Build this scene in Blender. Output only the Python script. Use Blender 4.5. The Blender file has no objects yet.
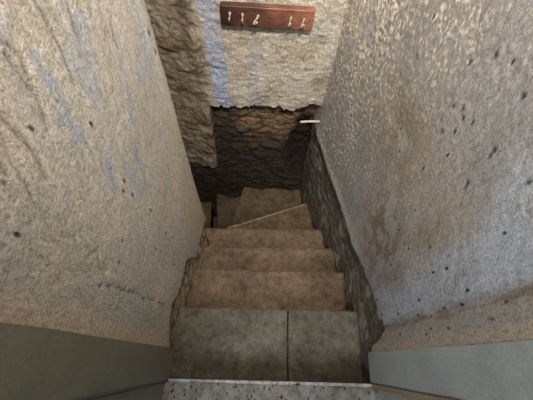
import bpy, bmesh, math, random
from mathutils import Vector, Matrix, noise

random.seed(7)
C = bpy.context.scene.collection
scene = bpy.context.scene

# ------------------------------------------------------------------ helpers
def clamp(x, a=0.0, b=1.0): return a if x < a else (b if x > b else x)
def sstep(a, b, x):
    t = clamp((x - a) / (b - a)); return t * t * (3 - 2 * t)
def mix(a, b, t): return a + (b - a) * t
def mixc(a, b, t): return (a[0] + (b[0] - a[0]) * t, a[1] + (b[1] - a[1]) * t, a[2] + (b[2] - a[2]) * t)
def N(x, y, z=0.0): return noise.noise(Vector((x, y, z)))
def F(x, y, z=0.0, o=4): return noise.fractal(Vector((x, y, z)), 0.9, 2.0, o)
def interp(pts, x):
    if x <= pts[0][0]: return pts[0][1]
    for (a, va), (b, vb) in zip(pts, pts[1:]):
        if x <= b: return va + (vb - va) * (x - a) / (b - a)
    return pts[-1][1]
def segdist(px, py, poly):
    best = 9.0
    for (ax, ay), (bx, by) in zip(poly, poly[1:]):
        dx, dy = bx - ax, by - ay
        t = clamp(((px - ax) * dx + (py - ay) * dy) / (dx * dx + dy * dy + 1e-12))
        d = math.hypot(px - ax - t * dx, py - ay - t * dy)
        if d < best: best = d
    return best

def tag(o, label=None, cat=None, group=None, kind=None):
    if label: o['label'] = label
    if cat: o['category'] = cat
    if group: o['group'] = group
    if kind: o['kind'] = kind
    return o
def empty(name, loc=(0, 0, 0)):
    o = bpy.data.objects.new(name, None); o.location = loc; o.empty_display_size = 0.05
    C.objects.link(o); return o
def link(name, bm, mat, parent=None, smooth=False):
    me = bpy.data.meshes.new(name)
    bmesh.ops.recalc_face_normals(bm, faces=bm.faces)
    bm.to_mesh(me); bm.free()
    if mat: me.materials.append(mat)
    if smooth:
        for p in me.polygons: p.use_smooth = True
    o = bpy.data.objects.new(name, me); C.objects.link(o)
    if parent:
        o.parent = parent
        # geometry is written in world coordinates, so take the parent's offset back out
        o.matrix_parent_inverse = Matrix.Translation(-Vector(parent.location))
    return o

# ------------------------------------------------------------------ materials
def new_mat(name):
    m = bpy.data.materials.new(name); m.use_nodes = True
    nt = m.node_tree; nt.nodes.clear()
    out = nt.nodes.new('ShaderNodeOutputMaterial'); b = nt.nodes.new('ShaderNodeBsdfPrincipled')
    nt.links.new(b.outputs[0], out.inputs[0])
    return m, nt, b
def nd(nt, typ, **kw):
    n = nt.nodes.new(typ)
    for k, v in kw.items(): setattr(n, k, v)
    return n
def coords(nt, scale=(1, 1, 1), rot=(0, 0, 0)):
    tc = nd(nt, 'ShaderNodeTexCoord'); mp = nd(nt, 'ShaderNodeMapping')
    mp.inputs['Scale'].default_value = scale; mp.inputs['Rotation'].default_value = rot
    nt.links.new(tc.outputs['Object'], mp.inputs[0]); return mp.outputs[0]
def noise_tex(nt, vec, scale, detail=4, rough=0.6):
    n = nd(nt, 'ShaderNodeTexNoise'); n.inputs['Scale'].default_value = scale
    n.inputs['Detail'].default_value = detail; n.inputs['Roughness'].default_value = rough
    nt.links.new(vec, n.inputs['Vector']); return n.outputs[0]
def ramp(nt, fac, stops):
    r = nd(nt, 'ShaderNodeValToRGB'); cr = r.color_ramp
    while len(cr.elements) < len(stops): cr.elements.new(0.5)
    for e, (p, c) in zip(cr.elements, stops):
        e.position = p; e.color = (c[0], c[1], c[2], 1) if not isinstance(c, (int, float)) else (c, c, c, 1)
    nt.links.new(fac, r.inputs[0]); return r.outputs[0]
def mixrgb(nt, typ, fac, a, b):
    m = nd(nt, 'ShaderNodeMix', data_type='RGBA', blend_type=typ)
    for sock, v in ((m.inputs[0], fac), (m.inputs[6], a), (m.inputs[7], b)):
        if hasattr(v, 'links'): nt.links.new(v, sock)
        elif isinstance(v, (int, float)): sock.default_value = v
        else: sock.default_value = (v[0], v[1], v[2], 1)
    return m.outputs[2]
def bump(nt, height, strength, dist, normal=None):
    b = nd(nt, 'ShaderNodeBump'); b.inputs['Strength'].default_value = strength
    b.inputs['Distance'].default_value = dist
    nt.links.new(height, b.inputs['Height'])
    if normal: nt.links.new(normal, b.inputs['Normal'])
    return b.outputs[0]

def wall_mat(name, rough, fine, streak, pits=True, pitty=(0.88, 0.10, 0.19), spec=0.4, contrast=(0.70, 1.15)):
    """limewashed plaster / rubble: colour comes from the wall's own 'albedo' attribute (stains, blue traces, painted light)"""
    m, nt, b = new_mat(name)
    at = nd(nt, 'ShaderNodeAttribute', attribute_name='albedo')
    g = nd(nt, 'ShaderNodeAttribute', attribute_name='gloss')
    v = coords(nt); vs = coords(nt, (1.6, 1.6, 0.55), (0.12, 0, 0))
    n1 = noise_tex(nt, v, 165, 5, 0.75); n2 = noise_tex(nt, v, 420, 3, 0.6)
    ns = noise_tex(nt, vs, 55, 5, 0.65)
    lo, hi = contrast
    col = mixrgb(nt, 'MULTIPLY', 1.0, at.outputs['Color'], ramp(nt, n1, [(0.36, lo), (0.48, 0.95), (0.64, hi)]))
    col = mixrgb(nt, 'MULTIPLY', 1.0, col, ramp(nt, n2, [(0.38, 0.5 + lo * 0.5), (0.60, 0.5 + hi * 0.5)]))
    col = mixrgb(nt, 'MULTIPLY', 1.0, col, ramp(nt, ns, [(0.34, 0.80), (0.46, 1.0), (0.66, 1.10)]))
    h = nd(nt, 'ShaderNodeMath', operation='MULTIPLY_ADD'); nt.links.new(ns, h.inputs[0])
    h.inputs[1].default_value = streak; nt.links.new(n1, h.inputs[2])
    if pits:
        vo = nd(nt, 'ShaderNodeTexVoronoi'); vo.inputs['Scale'].default_value = 34
        nt.links.new(coords(nt, (1.25, 1.25, 0.6), (0.5, 0, 0)), vo.inputs['Vector'])
        near = ramp(nt, vo.outputs['Distance'], [(pitty[1], 1.0), (pitty[2], 0.0)])
        sep = nd(nt, 'ShaderNodeSeparateColor'); nt.links.new(vo.outputs['Color'], sep.inputs[0])
        few = ramp(nt, sep.outputs[0], [(pitty[0], 0.0), (pitty[0] + 0.02, 1.0)])
        pk = nd(nt, 'ShaderNodeMath', operation='MULTIPLY'); nt.links.new(near, pk.inputs[0]); nt.links.new(few, pk.inputs[1])
        pg = nd(nt, 'ShaderNodeMath', operation='MULTIPLY'); nt.links.new(pk.outputs[0], pg.inputs[0])
        nt.links.new(g.outputs['Fac'], pg.inputs[1])
        col = mixrgb(nt, 'MIX', pg.outputs[0], col, (0.05, 0.045, 0.04))
        h2 = nd(nt, 'ShaderNodeMath', operation='MULTIPLY_ADD'); nt.links.new(pg.outputs[0], h2.inputs[0])
        h2.inputs[1].default_value = -1.2; nt.links.new(h.outputs[0], h2.inputs[2]); h = h2
    nt.links.new(col, b.inputs['Base Color'])
    nb = bump(nt, h.outputs[0], 1.0, fine)
    nb = bump(nt, n2, 0.6, fine * 0.25, nb)
    nt.links.new(nb, b.inputs['Normal'])
    rr = nd(nt, 'ShaderNodeMapRange'); nt.links.new(g.outputs['Fac'], rr.inputs[0])
    rr.inputs[3].default_value = 0.85; rr.inputs[4].default_value = rough
    nt.links.new(rr.outputs[0], b.inputs['Roughness'])
    b.inputs['Specular IOR Level'].default_value = spec
    return m

def stone_mat(name, base, dark, light, speck=None, grain=90, rough=0.75, bstr=0.0016):
    m, nt, b = new_mat(name)
    v = coords(nt)
    big = noise_tex(nt, v, 6, 5, 0.65); mid = noise_tex(nt, v, 28, 6, 0.7); fin = noise_tex(nt, v, grain * 3, 4, 0.7)
    col = ramp(nt, big, [(0.32, dark), (0.5, base), (0.7, light)])
    col = mixrgb(nt, 'MULTIPLY', 0.9, col, ramp(nt, mid, [(0.36, 0.58), (0.5, 1.0), (0.64, 1.35)]))
    col = mixrgb(nt, 'MULTIPLY', 0.9, col, ramp(nt, fin, [(0.38, 0.62), (0.5, 1.0), (0.62, 1.38)]))
    if speck:
        vo = nd(nt, 'ShaderNodeTexVoronoi'); vo.inputs['Scale'].default_value = speck[0]
        nt.links.new(coords(nt, (1.4, 0.8, 1)), vo.inputs['Vector'])
        sep = nd(nt, 'ShaderNodeSeparateColor'); nt.links.new(vo.outputs['Color'], sep.inputs[0])
        few = ramp(nt, sep.outputs[0], [(0.45, 0.0), (0.47, 1.0)])
        near = ramp(nt, vo.outputs['Distance'], [(0.22, 1.0), (0.32, 0.0)])
        pk = nd(nt, 'ShaderNodeMath', operation='MULTIPLY'); nt.links.new(near, pk.inputs[0]); nt.links.new(few, pk.inputs[1])
        col = mixrgb(nt, 'MIX', pk.outputs[0], col, speck[1])
    nt.links.new(col, b.inputs['Base Color'])
    nb = bump(nt, mid, 0.8, bstr * 2); nb = bump(nt, fin, 0.8, bstr, nb)
    nt.links.new(nb, b.inputs['Normal'])
    b.inputs['Roughness'].default_value = rough
    return m

def paint_mat(name, colr, rough=0.5):
    m, nt, b = new_mat(name)
    v = coords(nt); n = noise_tex(nt, v, 140, 5, 0.6); n2 = noise_tex(nt, v, 9, 4, 0.6)
    col = mixrgb(nt, 'MULTIPLY', 1.0, colr, ramp(nt, n, [(0.3, 0.86), (0.6, 1.08)]))
    col = mixrgb(nt, 'MULTIPLY', 1.0, col, ramp(nt, n2, [(0.3, 0.85), (0.6, 1.05)]))
    nt.links.new(col, b.inputs['Base Color']); nt.links.new(bump(nt, n, 0.5, 0.0012), b.inputs['Normal'])
    b.inputs['Roughness'].default_value = rough
    return m

M_LEFT = wall_mat('limewash_left', 0.62, 0.0048, 0.35, pitty=(0.62, 0.13, 0.24), contrast=(0.55, 1.22))
M_RIGHT = wall_mat('gloss_limewash_right', 0.27, 0.0042, 0.5, spec=0.7, contrast=(0.64, 1.2))
M_FAR = wall_mat('rough_plaster_far', 0.7, 0.0080, 0.2, pits=False, contrast=(0.36, 1.36))
M_GREEN = paint_mat('dull_grey_green_paint', (0.205, 0.200, 0.152), 0.5)
M_GREEN_PALE = paint_mat('pale_grey_green_paint', (0.40, 0.435, 0.42), 0.4)
M_OCHRE = paint_mat('worn_ochre_paint', (0.33, 0.27, 0.17), 0.55)
M_STEP_TOP = stone_mat('grey_worn_stone', (0.178, 0.155, 0.120), (0.115, 0.10, 0.078), (0.25, 0.225, 0.18))
M_STEP = stone_mat('brown_worn_stone', (0.195, 0.138, 0.088), (0.115, 0.082, 0.052), (0.27, 0.20, 0.135))
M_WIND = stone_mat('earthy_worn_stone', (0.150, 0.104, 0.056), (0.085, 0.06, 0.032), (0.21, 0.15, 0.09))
M_WIND_DARK = stone_mat('darker_winder_stone', (0.10, 0.07, 0.038), (0.06, 0.042, 0.023), (0.14, 0.10, 0.058))  # darker tone of the winder stone, for the two lowest steps
M_SILL = stone_mat('speckled_terrazzo', (0.30, 0.28, 0.24), (0.20, 0.18, 0.15), (0.40, 0.38, 0.33), speck=(62, (0.025, 0.02, 0.018)))
M_EDGE = stone_mat('pale_worn_edge', (0.60, 0.60, 0.58), (0.34, 0.33, 0.30), (0.72, 0.72, 0.70), grain=120)
M_EARTH = stone_mat('dark_earth', (0.10, 0.075, 0.05), (0.06, 0.045, 0.03), (0.15, 0.11, 0.07))
M_BONE = paint_mat('chalky_white', (0.72, 0.66, 0.55), 0.6)
M_MORTAR = stone_mat('pale_mortar', (0.33, 0.27, 0.18), (0.20, 0.15, 0.09), (0.46, 0.40, 0.29), grain=60)

def wood_mat():
    m, nt, b = new_mat('varnished_red_brown_wood')
    g = noise_tex(nt, coords(nt, (2.2, 14, 26)), 9, 6, 0.75); k = noise_tex(nt, coords(nt, (1, 1, 1)), 9, 4, 0.6)
    fine = noise_tex(nt, coords(nt, (8, 60, 120)), 7, 4, 0.6)
    col = ramp(nt, g, [(0.28, (0.04, 0.018, 0.011)), (0.48, (0.135, 0.056, 0.035)), (0.72, (0.25, 0.115, 0.075))])
    col = mixrgb(nt, 'MULTIPLY', 0.8, col, ramp(nt, k, [(0.35, 0.5), (0.6, 1.25)]))
    # board gets darker towards its left end
    tc = nd(nt, 'ShaderNodeTexCoord'); sx = nd(nt, 'ShaderNodeSeparateXYZ'); nt.links.new(tc.outputs['Object'], sx.inputs[0])
    mr = nd(nt, 'ShaderNodeMapRange'); nt.links.new(sx.outputs[0], mr.inputs[0])
    mr.inputs[1].default_value = -0.22; mr.inputs[2].default_value = 0.10; mr.inputs[3].default_value = 0.35; mr.inputs[4].default_value = 1.9
    cv = nd(nt, 'ShaderNodeCombineColor')
    for i in range(3): nt.links.new(mr.outputs[0], cv.inputs[i])
    col = mixrgb(nt, 'MULTIPLY', 1.0, col, cv.outputs[0])
    nt.links.new(col, b.inputs['Base Color']); nt.links.new(bump(nt, fine, 0.5, 0.001), b.inputs['Normal'])
    b.inputs['Roughness'].default_value = 0.5
    return m
M_WOOD = wood_mat()
def metal_mat():
    m, nt, b = new_mat('tarnished_pale_metal')
    n = noise_tex(nt, coords(nt), 220, 3, 0.6)
    nt.links.new(ramp(nt, n, [(0.3, (0.30, 0.24, 0.17)), (0.6, (0.66, 0.58, 0.47))]), b.inputs['Base Color'])
    b.inputs['Metallic'].default_value = 0.55; b.inputs['Roughness'].default_value = 0.33
    return m
M_METAL = metal_mat()
M_SCREW = paint_mat('dark_screw', (0.05, 0.04, 0.035), 0.5)

# ------------------------------------------------------------------ walls
def zlevels(z0, z1, fa, fb, fine, coarse):
    out = [z0]
    while out[-1] < z1 - 1e-6:
        z = out[-1]; out.append(min(z1, z + (fine if fa <= z <= fb else coarse)))
    return out

def resample(pts, ds):
    """plan polyline -> points, unit normals (to the left of travel), arclength"""
    seg = [0.0]
    for a, b in zip(pts, pts[1:]): seg.append(seg[-1] + math.dist(a, b))
    L = seg[-1]; n = int(L / ds); out = []
    def at(s):
        s = clamp(s, 0, L)
        for i in range(len(pts) - 1):
            if s <= seg[i + 1] + 1e-9:
                t = (s - seg[i]) / (seg[i + 1] - seg[i])
                return mix(pts[i][0], pts[i + 1][0], t), mix(pts[i][1], pts[i + 1][1], t)
        return pts[-1]
    for i in range(n + 1):
        s = L * i / n; x, y = at(s); a = at(s - 0.03); b = at(s + 0.03)
        tx, ty = b[0] - a[0], b[1] - a[1]; l = math.hypot(tx, ty)
        # light smoothing of the plan corners
        xs = (a[0] + b[0] + 2 * x) / 4 if 0.03 < s < L - 0.03 else x
        ys = (a[1] + b[1] + 2 * y) / 4 if 0.03 < s < L - 0.03 else y
        out.append((xs, ys, -ty / l, tx / l, s))
    return out

def build_wall(name, plan, zs, ds, hfun, mat, thick=0.16, label=None):
    P = resample(plan, ds); nz = len(zs); ns = len(P)
    verts = []; cols = []; gl = []
    for (x, y, nx, ny, s) in P:
        for z in zs:
            h, c, g = hfun(x, y, z, s)
            verts.append((x + nx * h, y + ny * h, z)); cols.append(c); gl.append(g)
    faces = []
    for i in range(ns - 1):
        for j in range(nz - 1):
            a = i * nz + j; faces.append((a, a + nz, a + nz + 1, a + 1))
    # body of the wall: back face and edges
    base = len(verts); idx = list(range(0, ns, 8));
    if idx[-1] != ns - 1: idx.append(ns - 1)
    for i in idx:
        x, y, nx, ny, s = P[i]
        for z in (zs[0], zs[-1]):
            verts.append((x - nx * thick, y - ny * thick, z)); cols.append((0.3, 0.27, 0.22)); gl.append(0)
    for k in range(len(idx) - 1):
        a = base + 2 * k; faces.append((a, a + 1, a + 3, a + 2))
        for (col, row) in ((0, 0), (1, nz - 1)):
            fr = [i * nz + row for i in range(idx[k], idx[k + 1] + 1)]
            faces.append(tuple(fr + [base + 2 * (k + 1) + col, base + 2 * k + col]))
    for (i, k) in ((0, 0), (ns - 1, len(idx) - 1)):
        faces.append(tuple([i * nz + j for j in range(nz)] + [base + 2 * k + 1, base + 2 * k]))
    me = bpy.data.meshes.new(name); me.from_pydata(verts, [], faces); me.update()
    nfront = (ns - 1) * (nz - 1)
    me.polygons.foreach_set('use_smooth', [i < nfront for i in range(len(me.polygons))])
    ca = me.attributes.new('albedo', 'FLOAT_COLOR', 'POINT')
    ca.data.foreach_set('color', [v for c in cols for v in (c[0], c[1], c[2], 1.0)])
    ga = me.attributes.new('gloss', 'FLOAT', 'POINT'); ga.data.foreach_set('value', gl)
    me.materials.append(mat)
    o = bpy.data.objects.new(name, me); C.objects.link(o)
    tag(o, label, 'wall', kind='structure')
    return o

def stones(a, z, y=0.0, sx=0.10, sz=0.055, warp=0.6):
    """coursed rubble: 0 in the joints, 1 on the stone faces; second value picks the stone"""
    px = a / sx + warp * N(a * 9, z * 9, 3.1); pz = z / sz + warp * N(a * 7, z * 7, 8.7)
    d, p = noise.voronoi(Vector((px, pz, y)), distance_metric='DISTANCE', exponent=2.5)
    return clamp((d[1] - d[0]) * 2.2), noise.cell(p[0] * 13.1)

ZL = zlevels(-1.85, 2.2, -0.62, 1.22, 0.0045, 0.02)

# ---- left wall
LB = [(0.0, 0.03), (0.036, 0.03), (0.08, 0.075), (0.123, 0.11), (0.182, 0.125), (0.221, 0.06), (0.329, 0.025), (0.395, -0.005), (0.425, -0.10), (0.466, -0.20), (0.655, -0.277), (0.75, -0.34), (3, -0.34)]
L_CRACK = [[(0.125, 0.72), (0.138, 0.66), (0.14, 0.60), (0.150, 0.50), (0.146, 0.44), (0.156, 0.39), (0.158, 0.28), (0.163, 0.21)]]
L_RIDGE = [[(0.30, 1.2), (0.25, 1.12), (0.19, 0.98), (0.172, 0.91), (0.178, 0.86), (0.160, 0.80), (0.185, 0.77), (0.15, 0.71)]]
L_GROOVE = [[(0.30, 1.20), (0.345, 1.134), (0.350, 1.11), (0.336, 1.085)], [(0.52, 1.10), (0.495, 1.055), (0.490, 1.03)],
            [(0.33, 1.13), (0.325, 1.06), (0.30, 1.02)], [(0.26, 1.12), (0.255, 1.03), (0.235, 0.98)], [(0.62, 0.98), (0.60, 0.93)],
            [(0.44, 1.13), (0.43, 1.06), (0.41, 1.01)], [(0.23, 1.12), (0.2, 1.05)]]
L_BLUE = [[(0.37, 1.095), (0.365, 1.05), (0.340, 1.00), (0.335, 0.93)], [(0.36, 0.85), (0.33, 0.78)], [(0.60, 0.93), (0.56, 0.86), (0.51, 0.78)], [(0.47, 0.75), (0.44, 0.66)]]
def h_left(x, y, z, s):
    b = interp(LB, y if x > -0.40 else 0.8)
    j = 0.018 * N(s * 22, z * 22, 1.0) + 0.016 * N(s * 70, z * 70, 2.0)
    pl = sstep(-0.006, 0.006, z - b - j * (0.25 + sstep(0.03, 0.2, y)))
    jm = sstep(0.030, 0.10, y)
    # hand-trowelled swells running mostly up and down
    hp = 0.0045 * F(s * 4, z * 2.2, 1.5, 2) + 0.0012 * N(s * 26 + 3 * N(s * 4, z * 3), z * 7, 5.0) + 0.0013 * N(s * 70, z * 22, 9.0)
    hp += 0.0014 * F(s * 75, z * 55, 4.0, 2)
    hp *= (0.25 + 0.75 * jm)
    top = sstep(0.75, 1.1, z)
    hp += top * 0.0018 * N(s * 34 - z * 14, z * 8, 12.0)
    for c in L_CRACK: hp -= 0.006 * math.exp(-(segdist(y + 0.006 * N(z * 60, 2), z, c) / 0.0035) ** 2) * sstep(-0.5, 0.2, N(z * 30, y * 30, 3.3))
    g = N(s * 55 + 2 * N(s * 7, z * 7, 1), z * 11, 200)      # short trowel drags
    hp -= 0.0030 * sstep(0.42, 0.70, g) * sstep(0.0, 0.5, 0.2 + N(s * 6, z * 6, 205))
    for c in L_GROOVE: hp -= 0.0035 * math.exp(-(segdist(y, z, c) / 0.004) ** 2)
    if x > -0.40 and 0.6 < z < 1.3:
        d = segdist(y + 0.012 * N(z * 25, 5), z, L_RIDGE[0])
        side = 1 if y < interp([(0.6, 0.15), (0.8, 0.165), (0.92, 0.175), (0.98, 0.19), (1.2, 0.30)], z) else -1
        hp += -0.004 * math.exp(-(d / 0.005) ** 2) + 0.0015 * side * math.exp(-d / 0.03)
    st, cid = stones(s, z, 0.0, 0.09, 0.05)
    hs = -0.040 + 0.020 * st * (0.6 + 0.4 * cid) + 0.006 * F(s * 30, z * 30, 7, 4)
    h = mix(hs, hp, pl) + 0.05 * clamp(z, -0.3, 1.2) * sstep(0.72, 0.80, y)
    # colour: lime wash with faint blue traces
    base = (0.55, 0.515, 0.465)
    n = F(s * 3, z * 3, 20, 4)
    c = mixc(base, (0.64, 0.57, 0.47), sstep(0.0, 0.7, n))
    c = mixc(c, (0.47, 0.44, 0.38), sstep(0.0, 0.8, F(s * 5, z * 3, 33, 4)) * 0.8)
    warm_light = sstep(0.35, 0.72, y) * (1 - sstep(0.2, 0.8, z)) if x > -0.4 else 0  # warm light on the wall end, painted into the plaster colour
    c = mixc(c, (0.70, 0.54, 0.34), warm_light * 0.45 * sstep(-0.4, 0.3, F(s * 8, z * 5, 44, 3)))
    bl = 0.0
    for q in L_BLUE: bl = max(bl, math.exp(-(segdist(y, z, q) / 0.013) ** 2))
    bl = bl * sstep(-0.6, 0.1, N(s * 50, z * 30, 2.2))
    bl = max(bl, 0.45 * sstep(0.12, 0.55, F(s * 9, z * 4.5, 51, 4)) * sstep(0.35, 0.6, z) * sstep(0.22, 0.4, y))
    c = mixc(c, (0.37, 0.43, 0.54), bl)
    c = mixc(c, (0.70, 0.55, 0.42), (1 - sstep(0.04, 0.085 + 0.02 * N(z * 12, 3), y)) * 0.7)
    for q in L_CRACK: c = mixc(c, (0.10, 0.08, 0.06), 0.8 * math.exp(-(segdist(y + 0.006 * N(z * 60, 2), z, q) / 0.003) ** 2) * sstep(-0.3, 0.2, N(z * 30, y * 30, 3.3)))
    for q in L_GROOVE: c = mixc(c, (0.16, 0.14, 0.12), 0.7 * math.exp(-(segdist(y, z, q) / 0.0035) ** 2))
    c2 = mixc((0.33, 0.25, 0.165), (0.22, 0.165, 0.105), cid); c2 = mixc((0.09, 0.07, 0.045), c2, sstep(0.0, 0.3, st))
    return h, mixc(c2, c, pl), pl
plan_left = [(-0.346, -0.088), (-0.343, 0.025), (-0.340, 0.40), (-0.348, 0.735), (-0.366, 0.785), (-0.42, 0.81), (-1.45, 0.83)]

# resample() takes the normal to the LEFT of travel: run the left wall towards the camera, the right wall away from it
def flip(fn, L):
    return lambda x, y, z, s: fn(x, y, z, L - s)
Lleft = sum(math.dist(a, b) for a, b in zip(plan_left, plan_left[1:]))
build_wall('wall_left', plan_left[::-1], ZL, 0.0045, flip(h_left, Lleft - 0.113), M_LEFT,
           label='left stairwell wall of rough cream limewashed plaster with faint blue traces')

# ---- right wall
RB = [(0.0, 0.03), (0.078, 0.06), (0.10, 0.15), (0.122, 0.205), (0.179, 0.16), (0.284, 0.095), (0.40, 0.01), (0.507, -0.07), (0.75, -0.14), (1.02, -0.165), (1.22, -0.15), (1.6, -0.13)]
R_PITS = [(0.90, 0.58), (0.53, 0.85), (0.58, 0.835), (0.556, 0.768), (0.404, 0.90), (0.40, 0.885), (0.38, 0.79), (0.385, 0.80), (0.55, 0.86), (0.50, 0.87),
          (0.65, 0.55), (0.70, 0.60), (0.30, 0.95), (0.62, 0.93), (0.80, 0.80), (0.30, 0.60), (0.36, 0.45), (0.27, 0.35), (0.22, 0.95), (0.45, 1.0), (0.57, 0.99)]
def h_right(x, y, z, s):
    b = interp(RB, y)
    j = 0.022 * N(s * 18, z * 18, 1.7) + 0.012 * N(s * 60, z * 60, 2.4)
    pl = sstep(-0.008, 0.008, z - b - j)
    jm = sstep(0.060, 0.12, y)
    far = sstep(0.55, 1.1, y)
    hp = 0.006 * F(s * 3.5, z * 2.6, 61.5, 2) + 0.0012 * N(s * 22, z * 9 + 3 * s, 65.0) + 0.0013 * F(s * 60, z * 48, 64.0, 2)
    hp += (0.10 + far) * (0.0020 * N(s * 60 + 2 * N(s * 9, z * 9), z * 34 - s * 20, 70) + 0.0018 * N(s * 110, z * 70, 71))
    hp *= 0.2 + 0.8 * jm
    hp += 0.008 * math.exp(-((z - b - 0.02) / 0.03) ** 2) * sstep(0.3, 0.6, y)          # thick rolled lip of the plaster
    for (py, pz) in R_PITS:
        d = math.hypot((y - py), (z - pz) * 0.5 + (y - py) * 0.3)
        if d < 0.03: hp -= 0.006 * math.exp(-(d / 0.0038) ** 2)
    seam = abs(y - (0.128 + 0.012 * N(z * 9, 2.2) - 0.03 * sstep(0.9, 0.2, z) * 0))
    hp += 0.004 * (1 - sstep(0.10, 0.13, y)) - 0.003 * math.exp(-(seam / 0.005) ** 2)
    st, cid = stones(s, z, 5.0, 0.11, 0.06)
    hs = -0.016 + 0.008 * st * (0.5 + 0.5 * cid) + 0.007 * F(s * 20, z * 20, 77, 5)
    h = mix(hs, hp, pl)
    n = F(s * 3, z * 2.5, 80, 4)
    c = mixc((0.335, 0.325, 0.325), (0.41, 0.385, 0.355), sstep(-0.4, 0.6, n))
    c = mixc(c, (0.35, 0.36, 0.385), sstep(0.0, 0.7, F(s * 4, z * 4, 84, 4)) * 0.7)
    # glossy highlight towards the corner, painted as pale flecks over grey-brown plaster
    sheen = sstep(0.50, 1.05, y + 0.25 * (z - 0.3)) * (0.35 + 0.65 * sstep(-0.5, 0.2, F(s * 7, z * 7, 215, 3)))
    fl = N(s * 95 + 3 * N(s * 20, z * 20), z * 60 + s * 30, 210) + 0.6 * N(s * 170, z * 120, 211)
    c = mixc(c, (0.33, 0.29, 0.235), sheen * 0.85 * sstep(0.15, -0.25, fl))
    c = mixc(c, (0.86, 0.80, 0.69), sheen * sstep(0.12, 0.42, fl + 0.35 * sstep(0.3, 0.7, z) * sstep(0.85, 1.15, y)))
    # damp and dirt patches
    d1 = math.exp(-(((y - 0.68) / 0.20) ** 2 + ((z - 0.58) / 0.17) ** 2)) * sstep(-0.55, 0.25, F(s * 8, z * 8, 88, 5))
    c = mixc(c, (0.25, 0.195, 0.125), 0.9 * d1)
    d2 = math.exp(-(((y - 0.44) / 0.17) ** 2 + ((z - 0.27) / 0.20) ** 2)) * sstep(-0.2, 0.2, F(s * 16, z * 12, 91, 5))
    c = mixc(c, (0.22, 0.15, 0.08), 0.9 * d2)
    d3 = math.exp(-(((y - 0.33) / 0.07) ** 2 + ((z - 0.58) / 0.13) ** 2)) * sstep(-0.4, 0.3, F(s * 9, z * 9, 93, 4))
    c = mixc(c, (0.28, 0.235, 0.16), 0.65 * d3)
    # cool daylight on the wall near the jamb, painted in as a blue tint
    bw = sstep(0.13, 0.16, y) * (1 - sstep(0.23, 0.38, y + 0.10 * N(z * 6, 3.0))) * sstep(-0.6, 0.3, F(s * 6, z * 3, 97, 3))
    c = mixc(c, (0.47, 0.53, 0.62), bw * 0.85 * (1 - 0.7 * d3))
    c = mixc(c, (0.42, 0.37, 0.32), (1 - sstep(0.115, 0.135, y)) * 0.7)
    c = mixc(c, (0.52, 0.42, 0.33), (1 - sstep(0.075, 0.09, y)) * 0.8)
    c = mixc(c, (0.20, 0.16, 0.12), 0.75 * math.exp(-((seam - 0.004) / 0.008) ** 2) * sstep(-0.2, 0.3, N(z * 14, y * 50, 99)))
    for (py, pz) in R_PITS:
        d = math.hypot((y - py), (z - pz) * 0.5 + (y - py) * 0.3)
        if d < 0.012: c = mixc(c, (0.05, 0.045, 0.04), 0.9 * math.exp(-(d / 0.0042) ** 2))
    c2 = mixc((0.155, 0.125, 0.09), (0.10, 0.08, 0.057), cid)
    c2 = mixc(c2, (0.34, 0.30, 0.24), sstep(0.15, 0.5, F(s * 10, z * 5, 101, 5)) * 0.8)
    c2 = mixc((0.07, 0.055, 0.04), c2, sstep(0.0, 0.2, st))
    return h, mixc(c2, c, pl), pl
plan_right = [(0.458, -0.086), (0.449, 0.052), (0.448, 0.45), (0.430, 0.65), (0.392, 0.85), (0.342, 1.05), (0.295, 1.22), (0.268, 1.42)]
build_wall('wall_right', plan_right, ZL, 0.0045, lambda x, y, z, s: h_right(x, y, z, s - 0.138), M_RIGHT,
           label='right stairwell wall of glossy grey limewash over dark exposed stone beside the steps')

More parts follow.
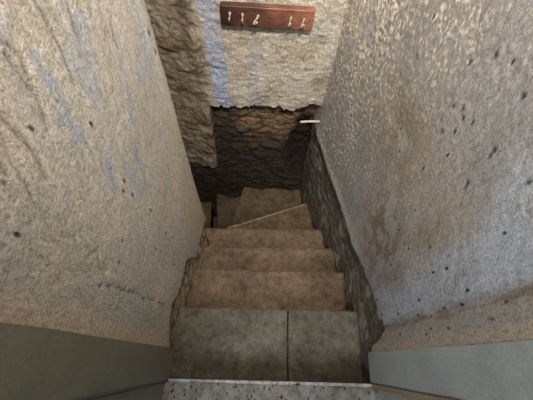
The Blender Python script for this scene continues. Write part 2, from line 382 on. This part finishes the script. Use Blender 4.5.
# ---- far wall
def h_far(x, y, z, s):
    # plaster hangs down to about z 0.05 over the stone, lower on the left
    b = interp([(-2, -0.72), (-0.40, -0.68), (-0.395, -0.66), (-0.385, -0.40), (-0.372, -0.05), (-0.362, 0.02), (-0.26, 0.015), (-0.10, 0.035), (0.0, 0.035), (0.08, 0.02), (0.16, 0.03), (0.22, 0.065), (0.5, 0.07)], x)
    b -= 0.028
    j = 0.020 * N(x * 20, z * 20, 1.7) + 0.014 * N(x * 60, z * 60, 2.4)
    pl = sstep(-0.010, 0.010, z - b - j)
    leftp = 1 - sstep(-0.40, -0.30, x + 0.03 * N(z * 5, 1.0))
    st0, c0 = stones(x, z, 9.0, 0.10, 0.06)
    hp = 0.010 * F(x * 6, z * 6, 120, 4) + 0.0045 * F(x * 40, z * 44, 124, 4) + 0.002 * st0
    hp += leftp * (0.018 * F(x * 12, z * 12, 131, 5))
    hp -= 0.9 * max(0, -0.36 - x) * 0.25
    st, cid = stones(x, z, 2.0, 0.13, 0.055, 0.9)
    hs = -0.070 + 0.028 * st * (0.4 + 0.6 * cid) + 0.020 * F(x * 12, z * 20, 140, 5)
    hs -= 0.13 * sstep(1.35, 0.5, math.hypot((x - 0.225 + 0.03 * N(z * 9, 2) + 0.02 * N(z * 30, 2)) / 0.095, (z + 0.50) / 0.32))       # hollow in the corner
    hs -= 0.05 * sstep(-0.75, -1.0, z) * 0
    h = mix(hs, hp, pl)
    n = F(x * 5, z * 5, 150, 4)
    c = mixc((0.66, 0.58, 0.47), (0.76, 0.71, 0.62), sstep(-0.3, 0.5, n))
    c = mixc(c, (0.42, 0.36, 0.27), 0.7 * sstep(0.1, 0.6, F(x * 10, z * 12, 155, 5)))
    c = mixc(c, (0.225, 0.175, 0.115), leftp * (0.75 + 0.25 * sstep(-0.3, 0.4, F(x * 9, z * 9, 156, 4))))
    # two upright blue bands tinted into the plaster colour
    xb = -0.285 + 0.02 * (z - 0.3) * -1.5 + 0.012 * N(z * 12, 4)
    k = (1 - sstep(0.026, 0.060, abs(x - xb + 0.014 * N(x * 40, z * 40, 7)))) * sstep(-0.9, -0.1, N(x * 30, z * 14, 160)) * (0.65 + 0.35 * sstep(0.5, 0.25, z))
    c = mixc(c, (0.46, 0.56, 0.80), k * 0.85)
    k2 = (1 - sstep(0.012, 0.035, abs(x + 0.105 + 0.01 * N(z * 10, 6)))) * sstep(-0.6, 0.4, N(x * 30, z * 12, 163)) * sstep(0.50, 0.30, z)
    c = mixc(c, (0.46, 0.54, 0.68), k2 * 0.6)
    c2 = mixc((0.26, 0.17, 0.10), (0.17, 0.125, 0.08), cid)
    c2 = mixc(c2, (0.36, 0.21, 0.12), sstep(0.1, 0.5, F(x * 9, z * 9, 170, 4)) * 0.7 * sstep(-0.30, 0.0, z))
    c2 = mixc((0.06, 0.045, 0.032), c2, sstep(0.0, 0.2, st))
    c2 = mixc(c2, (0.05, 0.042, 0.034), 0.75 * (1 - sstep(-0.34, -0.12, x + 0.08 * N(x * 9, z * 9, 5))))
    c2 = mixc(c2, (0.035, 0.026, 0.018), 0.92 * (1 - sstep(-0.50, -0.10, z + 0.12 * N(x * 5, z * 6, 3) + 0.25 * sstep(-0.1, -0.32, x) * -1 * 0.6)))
    c2 = mixc(c2, (0.02, 0.015, 0.01), 0.85 * sstep(1.5, 0.9, math.hypot((x - 0.235 + 0.03 * N(z * 9, 2)) / 0.085, (z + 0.46) / 0.36)))  # shade in the corner hollow, painted into the stone colour
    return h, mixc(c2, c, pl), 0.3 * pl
ZF = zlevels(-1.85, 2.2, -1.0, 0.85, 0.005, 0.02)
plan_far = [(0.50, 1.31), (-1.45, 1.31)]
Lfar = 1.95
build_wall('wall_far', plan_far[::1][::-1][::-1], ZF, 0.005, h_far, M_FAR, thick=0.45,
           label='far stairwell wall with cream plaster above dark rough exposed stone')

# closing wall of the lower flight, round the corner
def h_end(x, y, z, s):
    st, cid = stones(y, z, 12.0, 0.12, 0.06)
    return 0.02 * st + 0.01 * F(y * 12, z * 12, 180, 4), mixc((0.08, 0.06, 0.04), mixc((0.22, 0.16, 0.10), (0.13, 0.10, 0.07), cid), sstep(0, 0.3, st)), 0.0
build_wall('wall_end', [(-1.42, 1.34), (-1.42, 0.78)], zlevels(-1.85, 2.2, 5, 6, 0.02, 0.02), 0.02, h_end, M_FAR,
           label='dark stone wall closing the lower flight round the corner')

# ------------------------------------------------------------------ floors
def box(bm, x0, x1, y0, y1, z0, z1):
    r = bmesh.ops.create_cube(bm, size=1.0, matrix=Matrix.Translation(((x0 + x1) / 2, (y0 + y1) / 2, (z0 + z1) / 2)) @ Matrix.Diagonal((x1 - x0, y1 - y0, z1 - z0, 1)))
    return r['verts']
bm = bmesh.new(); box(bm, -1.40, 0.42, -0.05, 1.45, -1.85, -1.80)
tag(link('floor', bm, M_EARTH), 'earthen floor at the bottom of the stairwell under the steps', 'floor', kind='structure')

# ------------------------------------------------------------------ steps
def slab_bm(poly, ztop, thick, jit=0.003, bev=0.006, worn=None, seed=0):
    """stone slab from a plan outline: edges broken up, top softly uneven, arrises rounded"""
    pts = []
    for i, a in enumerate(poly):
        b = poly[(i + 1) % len(poly)]; L = math.dist(a, b); n = max(1, int(L / 0.018))
        nx, ny = (b[1] - a[1]) / L, -(b[0] - a[0]) / L
        for k in range(n):
            t = k / n; x, y = mix(a[0], b[0], t), mix(a[1], b[1], t)
            w = jit * (N(x * 14 + seed, y * 14, ztop * 9) + 0.6 * N(x * 50 + seed, y * 50, ztop))
            pts.append((x + nx * w, y + ny * w))
    bm = bmesh.new()
    top = [bm.verts.new((x, y, ztop)) for x, y in pts]; bot = [bm.verts.new((x, y, ztop - thick)) for x, y in pts]
    ft = bm.faces.new(top); bm.faces.new(bot[::-1])
    n = len(pts)
    for i in range(n): bm.faces.new((top[i], bot[i], bot[(i + 1) % n], top[(i + 1) % n]))
    bm.edges.ensure_lookup_table()
    te = [e for e in ft.edges]
    bmesh.ops.bevel(bm, geom=te, offset=bev, segments=3, affect='EDGES', profile=0.5)
    big = max((f for f in bm.faces if f.normal.z > 0.5 or abs(f.calc_center_median().z - ztop) < 1e-4), key=lambda f: f.calc_area())
    # cut the top into a grid so that it can wear unevenly
    xs = [p[0] for p in poly]; ys = [p[1] for p in poly]
    for k in range(int((max(xs) - min(xs)) / 0.02)):
        x = min(xs) + 0.02 * (k + 0.5)
        g = [f for f in bm.faces if abs(f.normal.z) > 0.9 and f.calc_center_median().z > ztop - 0.01]
        es = {e for f in g for e in f.edges}; vs = {v for f in g for v in f.verts}
        bmesh.ops.bisect_plane(bm, geom=list(g) + list(es) + list(vs), plane_co=(x, 0, 0), plane_no=(1, 0, 0))
    for k in range(int((max(ys) - min(ys)) / 0.02)):
        y = min(ys) + 0.02 * (k + 0.5)
        g = [f for f in bm.faces if abs(f.normal.z) > 0.9 and f.calc_center_median().z > ztop - 0.01]
        es = {e for f in g for e in f.edges}; vs = {v for f in g for v in f.verts}
        bmesh.ops.bisect_plane(bm, geom=list(g) + list(es) + list(vs), plane_co=(0, y, 0), plane_no=(0, 1, 0))
    for v in bm.verts:
        if v.co.z > ztop - 0.012:
            v.co.z += 0.0028 * F(v.co.x * 9 + seed, v.co.y * 9, ztop * 3, 3)
            if worn: v.co.z -= worn * math.exp(-((v.co.x - 0.03) / 0.2) ** 2)
    return bm

R = 0.18
# first step: two slabs with an open joint
st = empty('stone_step', (0.02, 0.08, -R * 2)); tag(st, 'topmost grey stone step of two slabs with a joint, just below the speckled sill', 'step')
b1 = link('slab', slab_bm([(-0.385, -0.085), (0.137, -0.085), (0.130, 0.226), (-0.385, 0.210)], -R, R - 0.005, seed=1), M_STEP_TOP, st, True)
b2 = link('slab', slab_bm([(0.142, -0.085), (0.476, -0.085), (0.474, 0.050), (0.470, 0.120), (0.464, 0.238), (0.135, 0.226)], -R, R - 0.005, seed=2), M_STEP_TOP, st, True)

def step(poly, k, label, mat, seed, **kw):
    o = link('stone_step', slab_bm(poly, -R * k, R - 0.005, seed=seed, **kw), mat, None, True)
    tag(o, label, 'step'); return o
step([(-0.395, 0.185), (0.458, 0.205), (0.458, 0.468), (-0.395, 0.438)], 2, 'second step down, broad brown stone, directly below the two-slab grey step', M_STEP, 3, worn=0.003)
step([(-0.405, 0.415), (0.462, 0.440), (0.448, 0.668), (-0.405, 0.628)], 3, 'third step down, worn brown stone between the broad second step and the shorter fourth step', M_STEP, 4, worn=0.003)
step([(-0.420, 0.605), (0.445, 0.640), (0.405, 0.868), (-0.420, 0.825)], 4, 'fourth step down, last straight step before the triangular winder', M_STEP, 5, worn=0.002)
step([(-0.42, 0.800), (0.400, 0.845), (0.335, 1.165), (0.300, 1.155), (-0.300, 0.905), (-0.42, 0.885)], 5,
     'triangular winder step with a pale edge, touching the right wall', M_WIND, 6)
step([(-0.42, 0.86), (-0.28, 0.885), (0.34, 1.135), (0.30, 1.42), (-0.197, 1.42), (-0.305, 0.935), (-0.42, 0.915)], 6,
     'widest winder step at the foot of the dark far wall', M_WIND, 7)
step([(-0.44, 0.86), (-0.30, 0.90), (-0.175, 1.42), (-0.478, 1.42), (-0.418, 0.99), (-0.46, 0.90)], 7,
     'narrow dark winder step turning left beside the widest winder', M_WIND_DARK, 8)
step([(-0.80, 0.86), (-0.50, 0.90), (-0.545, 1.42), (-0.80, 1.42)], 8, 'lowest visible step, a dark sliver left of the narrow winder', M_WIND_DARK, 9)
# pale mortar line along the nosing of the triangular winder
bm = bmesh.new()
pa, pb = Vector((-0.295, 0.900, -R * 5)), Vector((0.315, 1.150, -R * 5))
nseg = 40; prev = None
for i in range(nseg + 1):
    p = pa.lerp(pb, i / nseg); w = 0.006 + 0.003 * N(i * 0.4, 3) ; jy = 0.003 * N(i * 0.7, 9)
    ring = [bm.verts.new((p.x, p.y + jy + dy, p.z + dz)) for dy, dz in ((-w, 0.0035), (0.008, 0.0035), (0.010, -0.006), (-w, -0.004))]
    if prev:
        for a in range(4): bm.faces.new((prev[a], prev[(a + 1) % 4], ring[(a + 1) % 4], ring[a]))
    else: bm.faces.new(ring)
    prev = ring
bm.faces.new(prev[::-1])
wind = [o for o in C.objects if o.get('label', '').startswith('triangular winder')][0]
e = link('nosing', bm, M_MORTAR, wind, True); e['label'] = 'pale mortar edge'

# ------------------------------------------------------------------ sill
sl = empty('door_sill', (0.05, -0.2, -0.05)); tag(sl, 'speckled terrazzo door sill above the top step between the green jambs', 'sill')
link('slab', slab_bm([(-0.38, -0.42), (0.50, -0.42), (0.50, -0.066), (-0.38, -0.090)], 0.0, 0.05, jit=0.002, bev=0.003, seed=11), M_SILL, sl, True)
bm = slab_bm([(-0.338, -0.0885), (0.452, -0.0670), (0.452, -0.0560), (-0.338, -0.0785)], -0.001, 0.03, jit=0.0015, bev=0.003, seed=12)
e = link('nosing', bm, M_EDGE, sl, True); e['label'] = 'whitish worn front edge'
bm = bmesh.new(); box(bm, -0.37, 0.49, -0.40, -0.088, -0.36, -0.05)
tag(link('trim_3', bm, M_EARTH), 'masonry riser carrying the door sill', 'riser', kind='structure')

# ------------------------------------------------------------------ jambs
def board(x0, x1, y0, y1, z0, z1, bev=0.004):
    bm = bmesh.new(); vs = box(bm, x0, x1, y0, y1, z0, z1)
    bmesh.ops.bevel(bm, geom=[e for e in bm.edges], offset=bev, segments=2, affect='EDGES')
    bmesh.ops.subdivide_edges(bm, edges=[e for e in bm.edges if abs(e.verts[0].co.z - e.verts[1].co.z) > 0.5], cuts=60)
    for v in bm.verts:
        v.co.x += 0.0012 * N(v.co.z * 5, v.co.y * 8, x0); v.co.y += 0.0016 * N(v.co.z * 7, 4.4, x0)
    return bm
jl = empty('trim_1', (-0.36, -0.03, 0.0)); tag(jl, 'dark grey-green painted door jamb on the left of the sill', 'door jamb', kind='structure')
link('jamb_board', board(-0.44, -0.334, -0.083, 0.028, 0.001, 2.2), M_GREEN, jl)
link('jamb_rebate', board(-0.44, -0.347, -0.30, -0.088, 0.001, 2.2), M_GREEN, jl)
jr = empty('trim_2', (0.47, -0.03, 0.0)); tag(jr, 'pale grey-green painted door jamb on the right of the sill', 'door jamb', kind='structure')
link('jamb_board', board(0.444, 0.56, -0.050, 0.058, 0.001, 2.2), M_GREEN_PALE, jr)
e = link('jamb_edge', board(0.448, 0.56, -0.072, -0.051, 0.001, 2.2), M_OCHRE, jr); e['label'] = 'edge strip in worn ochre paint'
link('jamb_rebate', board(0.462, 0.56, -0.30, -0.080, 0.001, 2.2), M_GREEN_PALE, jr)

# ------------------------------------------------------------------ coat rack
def tube(bm, pts, rad, seg=10):
    pts = [Vector(p) for p in pts]; prev = None
    up = Vector((0.3, 1, 0.2)).normalized()
    for i, p in enumerate(pts):
        t = (pts[min(i + 1, len(pts) - 1)] - pts[max(i - 1, 0)]).normalized()
        a = t.cross(up).normalized(); b = t.cross(a)
        r = rad[i] if isinstance(rad, (list, tuple)) else rad
        ring = [bm.verts.new(p + (a * math.cos(2 * math.pi * k / seg) + b * math.sin(2 * math.pi * k / seg)) * r) for k in range(seg)]
        if prev:
            for k in range(seg): bm.faces.new((prev[k], prev[(k + 1) % seg], ring[(k + 1) % seg], ring[k]))
        else: bm.faces.new(ring)
        prev = ring
    bm.faces.new(prev[::-1])
BX0, BX1, BZ0, BZ1, BYF, BYB = -0.236, 0.152, 0.528, 0.618, 1.268, 1.300
rack = empty('coat_rack', (-0.04, BYB, 0.575)); tag(rack, 'reddish brown wooden board with five small metal hooks, on the far wall', 'coat rack')
bm = bmesh.new(); box(bm, BX0, BX1, BYF, BYB, BZ0, BZ1)
bmesh.ops.subdivide_edges(bm, edges=[e for e in bm.edges if abs(e.verts[0].co.x - e.verts[1].co.x) > 0.2], cuts=24)
bmesh.ops.bevel(bm, geom=[e for e in bm.edges if abs(e.calc_face_angle(0)) > 0.5], offset=0.005, segments=3, affect='EDGES')
for v in bm.verts: v.co.z += 0.0015 * N(v.co.x * 20, 3, v.co.z * 3) ; v.co.y += 0.0008 * N(v.co.x * 16, v.co.z * 30)
link('backboard', bm, M_WOOD, rack)
def hook(x, z, ang, size=1.0):
    """screwed back plate, arm that drops, comes forward and curls up to a ball; ang swings it about its screw"""
    bm = bmesh.new(); y = BYF
    bmesh.ops.create_cone(bm, cap_ends=True, segments=18, radius1=0.0075, radius2=0.006, depth=0.004,
                          matrix=Matrix.Translation((0, -0.002, 0.006)) @ Matrix.Rotation(math.pi / 2, 4, 'X'))
    J = [(0, -0.002, 0.008), (0, -0.007, 0.003), (0, -0.010, -0.006), (0, -0.014, -0.014), (0, -0.021, -0.019), (0, -0.029, -0.017), (0, -0.033, -0.009), (0, -0.034, -0.002)]
    tube(bm, J, [0.0032, 0.0034, 0.0034, 0.0033, 0.0032, 0.0030, 0.0028, 0.0026])
    bmesh.ops.create_uvsphere(bm, u_segments=14, v_segments=10, radius=0.0052, matrix=Matrix.Translation((0, -0.034, 0.001)))
    mt = Matrix.Translation((x, y, z)) @ Matrix.Rotation(ang, 4, 'Y') @ Matrix.Scale(size, 4)
    bmesh.ops.transform(bm, matrix=mt, verts=bm.verts)
    o = link('hook', bm, M_METAL, rack, True)
    return o
HX = [(-0.196, 0.582, 0.05, 0.9), (-0.143, 0.580, -0.05, 0.9), (-0.084, 0.576, 0.75, 1.05), (0.055, 0.577, 0.35, 0.95), (0.109, 0.574, 0.45, 0.95)]
for a in HX: hook(*a)
for x in (-0.222, -0.03, 0.136):
    bm = bmesh.new()
    bmesh.ops.create_cone(bm, cap_ends=True, segments=14, radius1=0.0036, radius2=0.003, depth=0.002, matrix=Matrix.Translation((x, BYF - 0.0005, 0.576)) @ Matrix.Rotation(math.pi / 2, 4, 'X'))
    link('screw', bm, M_SCREW, rack)

# ------------------------------------------------------------------ peg in the corner
bm = bmesh.new()
tube(bm, [(0.172, 1.275, -0.058), (0.19, 1.277, -0.058), (0.21, 1.279, -0.056), (0.235, 1.281, -0.055), (0.29, 1.283, -0.054)], [0.0058, 0.0068, 0.0064, 0.0068, 0.0068], 12)
tag(link('peg', bm, M_BONE, None, True), 'short whitish peg sticking out of the stone where far and right walls meet', 'peg')

# ------------------------------------------------------------------ light
def area(name, loc, target, size, energy, color):
    l = bpy.data.lights.new(name, 'AREA'); l.shape = 'DISK'; l.size = size; l.energy = energy; l.color = color
    o = bpy.data.objects.new(name, l); C.objects.link(o); o.location = loc
    o.rotation_euler = (Vector(target) - Vector(loc)).to_track_quat('-Z', 'Y').to_euler(); return o
def spot(name, loc, target, deg, energy, color, radius, blend=1.0):
    l = bpy.data.lights.new(name, 'SPOT'); l.spot_size = math.radians(deg); l.spot_blend = blend
    l.energy = energy; l.color = color; l.shadow_soft_size = radius
    o = bpy.data.objects.new(name, l); C.objects.link(o); o.location = loc
    o.rotation_euler = (Vector(target) - Vector(loc)).to_track_quat('-Z', 'Y').to_euler(); return o
spot('stairwell_lamp', (0.14, -0.10, 2.30), (0.0, 1.55, 0.30), 80, 225, (1.0, 0.91, 0.80), 0.05)
area('doorway_daylight', (-0.55, -1.1, 2.0), (0.2, 0.6, 0.1), 0.9, 19, (0.80, 0.89, 1.0))
l = bpy.data.lights.new('corner_fill', 'POINT'); l.energy = 13; l.color = (1.0, 0.88, 0.70); l.shadow_soft_size = 0.04  # unseen fill light, added to brighten the left wall and far corner
o = bpy.data.objects.new('corner_fill', l); C.objects.link(o); o.location = (0.16, 0.92, 1.80)

w = bpy.data.worlds.new('dim_room'); scene.world = w; w.use_nodes = True
bg = w.node_tree.nodes['Background']; bg.inputs[0].default_value = (0.80, 0.88, 1.0, 1); bg.inputs[1].default_value = 0.10

# ------------------------------------------------------------------ camera: held out over the sill, looking steeply down the stairs
NX, NY, f, CZ = -9.5, 161.0, 320.0, 1.42
r = math.hypot(NX, NY); th = math.atan2(f, r)
Fw = Vector((0, math.cos(th), -math.sin(th))); Dn = Vector((0, -math.sin(th), -math.cos(th))); Rt = Vector((1, 0, 0))
cx = Dn * (NX / r) + Rt * (NY / r); cy = -(Dn * (NY / r) - Rt * (NX / r)); cz = -Fw
cam = bpy.data.cameras.new('camera'); co = bpy.data.objects.new('camera', cam); C.objects.link(co)
m = Matrix((cx, cy, cz)).transposed().to_4x4(); m.translation = (0, 0, CZ); co.matrix_world = m
cam.sensor_width = 36.0; cam.lens = f / 533.0 * 36.0; cam.clip_start = 0.02
scene.camera = co

vs = scene.view_settings
vs.view_transform = 'Standard'; vs.look = 'None'; vs.exposure = 0.0; vs.gamma = 1.0; vs.use_curve_mapping = False
